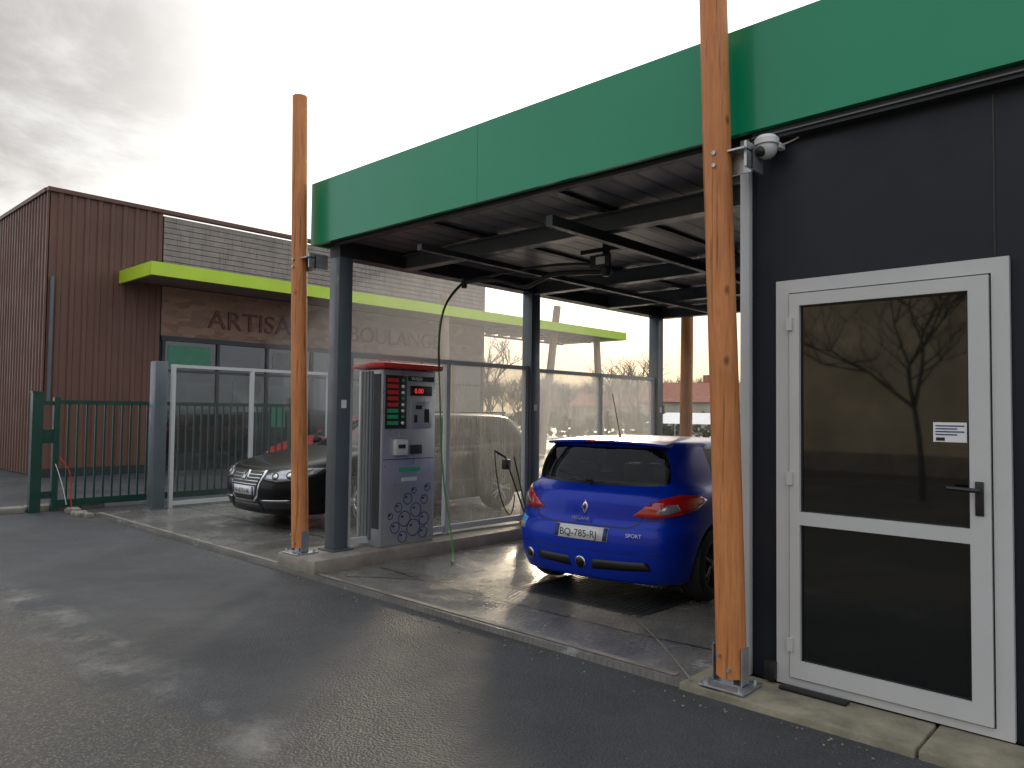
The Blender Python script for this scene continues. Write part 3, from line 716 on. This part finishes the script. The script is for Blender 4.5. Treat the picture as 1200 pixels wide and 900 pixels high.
        rods('door_handles',[((.895,-.62,.80),(.895,-.46,.80),.012),((-.895,-.62,.80),(-.895,-.46,.80),.012)],paint,root)
    bm=bmesh.new(); prev=None
    for i in range(13):
        t=-1+i/6; x=t*.60; yb=-1.76+.10*t*t; zt=1.392-.03*t*t
        cur=[bm.verts.new(p) for p in ((x,yb-.05,zt-.028),(x,yb-.05,zt-.010),(x,yb+.12,zt+.008),(x,yb+.12,zt-.05))]
        if prev:
            for k in range(4): bm.faces.new((prev[k],prev[(k+1)%4],cur[(k+1)%4],cur[k]))
        else: bm.faces.new(cur)
        prev=cur
    bm.faces.new(prev[::-1]); bmesh.ops.recalc_face_normals(bm,faces=bm.faces); mesh_obj('roof_spoiler',bm,paint,root,True)
    box('brake_light',-.12,.12,-1.817,-1.811,1.367,1.379,M['redl'],root)
    rods('antenna',[((0,-1.40,1.38),(-.0,-1.56,1.80),.004),((0,-1.40,1.37),(0,-1.42,1.42),.012)],M['black'],root)
    rods('rear_wiper',[((.0,-1.93,1.0),(.02,-1.95,1.03),.014),((.02,-1.93,1.03),(-.36,-1.89,1.10),.008)],M['black'],root)
    for s_ in (-1,1):
        bm=bmesh.new(); bmesh.ops.create_uvsphere(bm,u_segments=16,v_segments=10,radius=1)
        bmesh.ops.scale(bm,vec=(.10,.06,.07),verts=bm.verts); bmesh.ops.translate(bm,vec=(s_*.96,.62,1.0),verts=bm.verts); mesh_obj('mirror',bm,paint,root,True)
    FR=(0,-1,0)
    patch(bvh,'head_lamp',[(.45,.60),(.80,.66),(.80,.76),(.50,.69)],(1,0,0),FR,M['lampc'],root,.008,.05,mirror=True)
    patch(bvh,'grille',[(-.5,.26),(.5,.26),(.42,.40),(-.42,.40)],(1,0,0),FR,M['black'],root,.006,.06)
    root.location=loc; root.rotation_euler=(0,0,rz); root.scale=(sc,sc,sc)
    return root
def estate(name,paint,loc,rz,sc):
    root=group(name)
    rings=[
     dict(yr=-2.15,yf=2.15,w=.77,z=[(0,.19)]),
     dict(yr=-2.30,yf=2.31,w=.86,z=[(-2,.24),(2.3,.20)]),
     dict(yr=-2.36,yf=2.38,w=.895,z=[(-2,.36),(2.3,.34)]),
     dict(yr=-2.37,yf=2.40,w=.908,z=[(-2,.52),(2.3,.50)]),
     dict(yr=-2.33,yf=2.38,w=.91,z=[(-2,.66),(2.3,.61)]),
     dict(yr=-2.30,yf=2.33,w=.91,z=[(-2,.82),(0,.80),(1.3,.78),(2.3,.715)]),
     dict(yr=-2.26,yf=2.22,w=.892,z=[(-2,.93),(0,.90),(1.2,.88),(2.2,.785)]),
     dict(yr=-2.22,yf=1.75,w=.86,z=[(-2,.98),(0,.95),(1.2,.93),(1.75,.885)]),
     dict(yr=-2.20,yf=1.10,w=.82,rc=.25,fc=.36,z=[(-2,1.01),(0,.975),(1.1,.985)]),
     dict(yr=-2.10,yf=.76,w=.775,rc=.25,fc=.34,z=[(-2,1.18),(0,1.16),(.8,1.15)]),
     dict(yr=-1.95,yf=.40,w=.695,rc=.25,fc=.32,z=[(-2,1.36),(0,1.38),(.4,1.34)]),
     dict(yr=-1.87,yf=.28,w=.65,rc=.24,fc=.30,z=[(-2,1.41),(0,1.44),(.3,1.385)]),
     dict(yr=-1.5,yf=.0,w=.42,rc=.2,fc=.2,z=[(-1.5,1.455),(-.6,1.475),(.0,1.45)]),
     dict(yr=-1.1,yf=-.3,w=.18,rc=.1,fc=.1,z=[(-1,1.47),(-.3,1.48)]),
    ]
    body,bvh=build_body(rings,8,paint,root,(-1.33,1.38),.372)
    for i,(sx_,y_) in enumerate(((1,-1.33),(-1,-1.33),(1,1.38),(-1,1.38))): wheel(root,sx_*.79,y_,.328,'wheel_%d'%i,M['galv'],sx_)
    interior(root,-2.0,1.05)
    U=(1,0,0); FR=(0,-1,0)
    patch(bvh,'grille_surround',[(-.36,.735),(.36,.735),(.38,.69),(.30,.40),(.22,.34),(-.22,.34),(-.30,.40),(-.38,.69)],U,FR,M['chrome'],root,.010,.06)
    patch(bvh,'grille',[(-.335,.715),(.335,.715),(.35,.68),(.275,.42),(.205,.365),(-.205,.365),(-.275,.42),(-.35,.68)],U,FR,M['black'],root,.015,.06)
    for i,z in enumerate((.675,.635,.595,.555)): 
        wz=.345-.018*i; patch(bvh,'grille_bar_%d'%i,[(-wz,z),(wz,z),(wz,z+.010),(-wz,z+.010)],U,FR,M['chrome'],root,.022,.08)
    patch(bvh,'emblem',disc(0,.665,.068),U,FR,M['chrome'],root,.030,.05)
    patch(bvh,'emblem_field',disc(0,.665,.056),U,FR,M['black'],root,.034,.05,thick=.002)
    for s_ in (-1,1):
        line(bvh,'emblem_v',[(s_*.042,.70),(s_*.018,.62),(0,.665)],.010,U,FR,root,M['chrome'],off=.036)
    patch(bvh,'number_plate',[(-.26,.43),(.26,.43),(.26,.535),(-.26,.535)],U,FR,M['white'],root,.030,.2,thick=.01)
    for s_ in (-1,1): patch(bvh,'plate_band',[(s_*.26,.432),(s_*.222,.432),(s_*.222,.533),(s_*.26,.533)],U,FR,M['navy'],root,.0325,.2,thick=.002)
    text('plate_text','AW-873-HK',.082,(0,2.437,.45),(R(90),0,math.pi),M['black'],root,.001,'CENTER')
    DU=(.7,-.7,0); DN=(-.7,-.7,0)
    patch(bvh,'head_lamp_bezel',[(-1.41,.615),(-1.37,.70),(-1.15,.755),(-.85,.79),(-.60,.785),(-.68,.70),(-.95,.615),(-1.2,.59)],DU,DN,M['black'],root,.008,.05,mirror=True)
    patch(bvh,'head_lamp',[(-1.38,.63),(-1.34,.69),(-1.15,.74),(-.88,.77),(-.66,.765),(-.74,.705),(-.96,.635),(-1.2,.61)],DU,DN,M['lampc'],root,.012,.05,mirror=True)
    for cu,cz in ((-1.22,.675),(-1.03,.69)):
        patch(bvh,'projector',disc(cu,cz,.045,16),DU,DN,M['black'],root,.016,.04,mirror=True,thick=.002)
        patch(bvh,'projector_lens',disc(cu,cz,.030,16),DU,DN,M['chrome'],root,.019,.04,mirror=True,thick=.002)
    for sd in (1,-1):
        patch(bvh,'lower_intake_%d'%(sd+1),[(sd*.78,.27),(sd*.40,.25),(sd*.36,.36),(sd*.76,.38)],U,FR,M['black'],root,.008,.05)
        patch(bvh,'intake_trim_%d'%(sd+1),[(sd*.76,.385),(sd*.36,.365),(sd*.36,.375),(sd*.76,.395)],U,FR,M['chrome'],root,.010,.05)
    patch(bvh,'lower_grille',[(-.36,.235),(.36,.235),(.30,.325),(-.30,.325)],U,FR,M['black'],root,.008,.05)
    line(bvh,'bonnet_gap',[(-.6,.785),(-.4,.76),(0,.755),(.4,.76),(.6,.785)],.008,U,FR,root)
    SX=(0,1,0); SN=(-1,0,0)
    line(bvh,'door_gap',[(.80,.94),(.85,.6),(.78,.28)],.007,SX,SN,root,mirror=True)
    line(bvh,'door_gap_mid',[(-.20,.96),(-.20,.28)],.007,SX,SN,root,mirror=True)
    line(bvh,'side_moulding',[(-.9,.50),(.95,.48)],.035,SX,SN,root,M['black'],mirror=True,off=.012)
    patch(bvh,'tail_lamp',[(-1.2,.75),(-1.2,.95),(-.85,.97),(-.8,.8)],(.7,.7,0),(-.7,.7,0),M['redl'],root,.008,.05,mirror=True)
    for s_ in (-1,1):
        bm=bmesh.new(); bmesh.ops.create_uvsphere(bm,u_segments=16,v_segments=10,radius=1)
        bmesh.ops.scale(bm,vec=(.11,.06,.075),verts=bm.verts); bmesh.ops.translate(bm,vec=(s_*.98,.72,1.02),verts=bm.verts); mesh_obj('mirror',bm,paint,root,True)
        rods('roof_rail',[((s_*.60,.1,1.47),(s_*.60,-1.7,1.47),.014)],M['black'],root)
    root.location=loc; root.rotation_euler=(0,0,rz); root.scale=(sc,sc,sc)
    return root
yaw=R(5.5); ax=Vector((-3.83,5.66)); nose=Vector((-math.sin(yaw),math.cos(yaw))); c=ax+nose*1.31*.96
hatchback('parked_hatchback_car',M['blue'],(c.x,c.y,-.074),yaw,.96,M['black'])
estate('parked_estate_car',M['bpaint'],(-8.75,6.95,0),math.pi,1.0)
hatchback('parked_hatchback_car',M['rpaint'],(-13.6,9.9,-.04),R(172),1.0,M['galv'],False)

# ------------------------------------------------------------------ trees and far background
def bare_tree(bm,base,h,r,seed,depth=6,sides=5,spread=.55,split=.33):
    rnd=random.Random(seed)
    def grow(p,d,L,r,k):
        segs=3; q=p; dd=d
        for s_ in range(segs):
            nd=(dd+Vector((rnd.uniform(-.12,.12),rnd.uniform(-.12,.12),rnd.uniform(-.02,.1)))).normalized()
            e=q+nd*L/segs; rr=r*(1-.12*(s_+1)); tube(bm,q,e,r*(1-.12*s_),rr,sides if k>2 else 3); q=e; dd=nd
            if k>0 and s_<2 and k<depth and rnd.random()<.7:
                side=Vector((rnd.uniform(-1,1),rnd.uniform(-1,1),rnd.uniform(0,.5))).normalized()
                grow(q,(dd*.6+side*.8).normalized(),L*.6,rr*.5,k-1 if k>1 else 0)
        if k==0: return
        for _ in range(3 if k>2 else 2):
            side=Vector((rnd.uniform(-1,1),rnd.uniform(-1,1),rnd.uniform(-.1,.6))).normalized()
            grow(q,(dd*(1-spread*.5)+side*spread).normalized(),L*rnd.uniform(.66,.82),r*.62,k-1)
    grow(Vector(base),Vector((0,0,1)),h*split,r,depth)
T=group('bare_tree'); bm=bmesh.new(); bare_tree(bm,(-3.75,-7.0,-.04),5.0,.065,12,5,6,.8,.34); mesh_obj('trunk_and_branches',bm,M['bark'],T)
HB=group('beige_house')
box('front_wall',-16,14,-13.3,-13,-.1,5.6,M['beige'],HB)
box('side_wall',-16,-15.7,-22,-13.3,-.1,5.6,M['beige'],HB)
box('plinth',-16,14,-12.998,-12.94,-.1,.5,M['kerbd'],HB)
bm=bmesh.new(); vs=[bm.verts.new(p) for p in ((-16.4,-12.6,5.55),(14.4,-12.6,5.55),(14.4,-17.5,8.2),(-16.4,-17.5,8.2),(-16.4,-22.4,5.55),(14.4,-22.4,5.55))]
bm.faces.new((vs[0],vs[1],vs[2],vs[3])); bm.faces.new((vs[3],vs[2],vs[5],vs[4])); mesh_obj('roof',bm,M['roof'],HB)
for i,x in enumerate((-14.5,3,8)): 
    box('window_%d'%i,x,x+1.1,-12.999,-12.97,1.1,2.5,M['shop'],HB); boxes('window_frame_%d'%i,[(x-.06,x,-12.999,-12.95,1.05,2.55),(x+1.1,x+1.16,-12.999,-12.95,1.05,2.55),(x,x+1.1,-12.999,-12.95,2.5,2.55),(x-.1,x+1.2,-12.999,-12.9,1.0,1.049)],M['white'],HB)
FT=group('distant_trees')
base=[]
for sd in range(3):
    bm=bmesh.new(); bare_tree(bm,(0,0,0),8,.16,20+sd,5,4,.7,.30); me=D.meshes.new('bare_crown_%d'%sd); bm.to_mesh(me); bm.free(); me.materials.append(M['twig']); base.append(me)
rnd=random.Random(3)
F0=Vector((-.679,.734)); R0=Vector((.734,.679))
for i in range(64):
    u=-.06+.40*i/63+rnd.uniform(-.006,.006); s_=rnd.uniform(85,150)
    p=(F0+R0*u)*s_; o=D.objects.new('tree_%d'%i,base[i%3]); o.location=(p.x,p.y,-.1); k=rnd.uniform(.65,1.0)*s_/110; o.scale=(k*1.1,k*1.1,k); o.rotation_euler=(0,0,rnd.uniform(0,6)); link(o,FT)
for u,s_,k in ((.17,48,.75),(.145,55,.8),(-.03,60,1.1)):
    p=(F0+R0*u)*s_; o=D.objects.new('tree_near',base[1]); o.location=(p.x,p.y,-.1); o.scale=(k,k,k); link(o,FT)
def house(x,y,w,d,h,rh,rot,roofm=M['roof'],wallm=M['beige']):
    Hs=group('house')
    box('walls',-w/2,w/2,-d/2,d/2,-.1,h,wallm,Hs)
    bm=bmesh.new(); e=.35
    a=[bm.verts.new(p) for p in ((-w/2-e,-d/2-e,h-.1),(w/2+e,-d/2-e,h-.1),(w/2+e,0,h+rh),(-w/2-e,0,h+rh),(-w/2-e,d/2+e,h-.1),(w/2+e,d/2+e,h-.1))]
    bm.faces.new((a[0],a[1],a[2],a[3]));bm.faces.new((a[3],a[2],a[5],a[4]));bm.faces.new((a[0],a[3],a[4]));bm.faces.new((a[1],a[5],a[2])); mesh_obj('roof',bm,roofm,Hs)
    L=[(x0,x0+.9,-d/2-.02,-d/2-.001,1,2.2) for x0 in (-w/2+1,-w/2+3.2,w/2-2)]
    boxes('windows',L,M['shop'],Hs); box('chimney',-.3,.3,.4,.9,h+rh*.5,h+rh+.7,M['roof'],Hs)
    Hs.location=(x,y,0); Hs.rotation_euler=(0,0,rot)
def at(u,s_): p=F0*s_+R0*u*s_; return p.x,p.y
house(*at(.262,66),11,8,2.6,1.7,R(30)); house(*at(.20,95),12,8,2.5,1.6,R(20)); house(*at(.10,100),12,8,2.5,1.6,R(50)); house(*at(.32,75),10,8,2.7,2,R(35))
hx_,hy_=at(.12,48)
bm=bmesh.new(); rn=random.Random(9)
for i in range(2600):
    t=rn.uniform(-1,1); p=Vector((hx_,hy_,0))+Vector((.80,.60,0))*t*26+Vector((rn.gauss(0,.35),rn.gauss(0,.35),rn.uniform(0,1.35+.25*math.sin(t*30))))
    q=Vector((rn.uniform(-1,1),rn.uniform(-1,1),rn.uniform(-1,1))).normalized(); w=q.orthogonal().normalized()*.22; v=q.cross(w).normalized()*.2
    bm.faces.new([bm.verts.new(p+k) for k in (w,v,-w,-v)])
mesh_obj('hedge',bm,M['hedge'])
W=group('white_tent'); cx,cy=at(.245,38)
bm=bmesh.new(); a=[bm.verts.new((cx+x,cy+y,z)) for x,y,z in ((-2,-1.5,1.0),(2,-1.5,1.0),(2,1.5,1.0),(-2,1.5,1.0),(-1.6,0,1.55),(1.6,0,1.55))]
for f in ((0,1,5,4),(1,2,5),(2,3,4,5),(3,0,4)): bm.faces.new([a[i] for i in f])
mesh_obj('sheet',bm,M['white'],W); rods('legs',[((cx+sx_*2,cy+sy_*1.5,-.1),(cx+sx_*2,cy+sy_*1.5,1.0),.04) for sx_ in (-1,1) for sy_ in (-1,1)],M['galv'],W)

# ------------------------------------------------------------------ sky, sun, camera
SD=Vector((-.60*.97,.80*.97,.27)).normalized(); elev=math.asin(SD.z); az=math.atan2(SD.x,SD.y)
Wd=D.worlds.new('World'); scn.world=Wd; Wd.use_nodes=True; t=Wd.node_tree; t.nodes.clear()
def wn(typ,**k):
    x=t.nodes.new(typ)
    for a,b in k.items(): setattr(x,a,b)
    return x
def wmr(v,a,b,c=0,d=1,interp='SMOOTHSTEP'):
    x=wn('ShaderNodeMapRange'); x.interpolation_type=interp
    for i,q in zip((1,2,3,4),(a,b,c,d)): x.inputs[i].default_value=q
    t.links.new(v,x.inputs[0]); return x.outputs[0]
def wm(op,a,b):
    x=wn('ShaderNodeMath',operation=op)
    for i,q in enumerate((a,b)):
        if isinstance(q,(int,float)): x.inputs[i].default_value=q
        else: t.links.new(q,x.inputs[i])
    return x.outputs[0]
def wmix(f,a,b,bl='MIX'):
    x=wn('ShaderNodeMixRGB',blend_type=bl)
    for i,q in enumerate((f,a,b)):
        if isinstance(q,(int,float)): x.inputs[i].default_value=q
        elif isinstance(q,tuple): x.inputs[i].default_value=(*q,1)
        else: t.links.new(q,x.inputs[i])
    return x.outputs[0]
def wdot(v,d):
    x=wn('ShaderNodeVectorMath',operation='DOT_PRODUCT'); t.links.new(v,x.inputs[0]); x.inputs[1].default_value=d; return x.outputs['Value']
tc=wn('ShaderNodeTexCoord'); dv=tc.outputs['Generated']
sep=wn('ShaderNodeSeparateXYZ'); t.links.new(dv,sep.inputs[0]); z=sep.outputs['Z']
zz=wm('ADD',wm('MAXIMUM',z,0),.18)
cmb=wn('ShaderNodeCombineXYZ'); t.links.new(wm('DIVIDE',sep.outputs['X'],zz),cmb.inputs[0]); t.links.new(wm('DIVIDE',sep.outputs['Y'],zz),cmb.inputs[1])
no=wn('ShaderNodeTexNoise'); no.inputs['Scale'].default_value=1.1; no.inputs['Detail'].default_value=9; no.inputs['Roughness'].default_value=.62; no.inputs['Distortion'].default_value=.3
t.links.new(cmb.outputs[0],no.inputs['Vector'])
sund=wdot(dv,tuple(SD))
bright=wm('ADD',wmr(sund,-1,1,11,15,'LINEAR'),wmr(sund,.88,1,0,10))
cloud=wmr(no.outputs['Fac'],.40,.62)
leftm=wmr(wdot(dv,tuple(Vector((-.985,.04,.40)).normalized())),.90,.985)
dark=wm('MULTIPLY',leftm,wm('ADD',wm('MULTIPLY',cloud,.72),.28))
base_c=wmix(wmr(sund,.2,.9),(.89,.94,1.0),(1.0,.98,.94))
comb=wn('ShaderNodeVectorMath',operation='SCALE'); t.links.new(base_c,comb.inputs[0]); t.links.new(bright,comb.inputs['Scale'])
c1=wmix(wm('MULTIPLY',wmr(cloud,0,1,.12,0),1.0),comb.outputs[0],(7.5,7.6,7.9))
c1=wmix(wm('MULTIPLY',dark,.95),c1,(5.5,5.25,4.95))
warm=wm('MULTIPLY',wmr(z,.02,.30,1,0),wmr(sund,.66,.97))
c1=wmix(wm('MULTIPLY',warm,.95),c1,(11.0,8.8,6.0))
sky=wn('ShaderNodeTexSky'); sky.sky_type='NISHITA'; sky.sun_disc=False; sky.sun_elevation=elev; sky.sun_rotation=az; sky.air_density=1; sky.dust_density=2
c2=wmix(.08,c1,sky.outputs[0])
bg=wn('ShaderNodeBackground'); bg.inputs['Strength'].default_value=.1; t.links.new(c2,bg.inputs['Color'])
wo=wn('ShaderNodeOutputWorld'); t.links.new(bg.outputs[0],wo.inputs[0])
sl=D.lights.new('sun','SUN'); sl.energy=2.2; sl.angle=R(8); sl.color=(1,.80,.56)
so=D.objects.new('sun',sl); so.rotation_euler=(-SD).to_track_quat('-Z','Y').to_euler(); link(so)

cam=D.cameras.new('camera'); cam.sensor_width=36; cam.lens=26.1; cam.clip_end=2000; cam.clip_start=.05
co=D.objects.new('camera',cam); link(co)
co.matrix_world=Matrix.Translation((0,0,1.48))@Matrix.Rotation(R(42.8),4,'Z')@Matrix.Rotation(R(92.17),4,'X')@Matrix.Rotation(R(.67),4,'Z')
scn.camera=co
scn.view_settings.view_transform='Standard'; scn.view_settings.look='None'; scn.view_settings.exposure=0; scn.view_settings.gamma=1
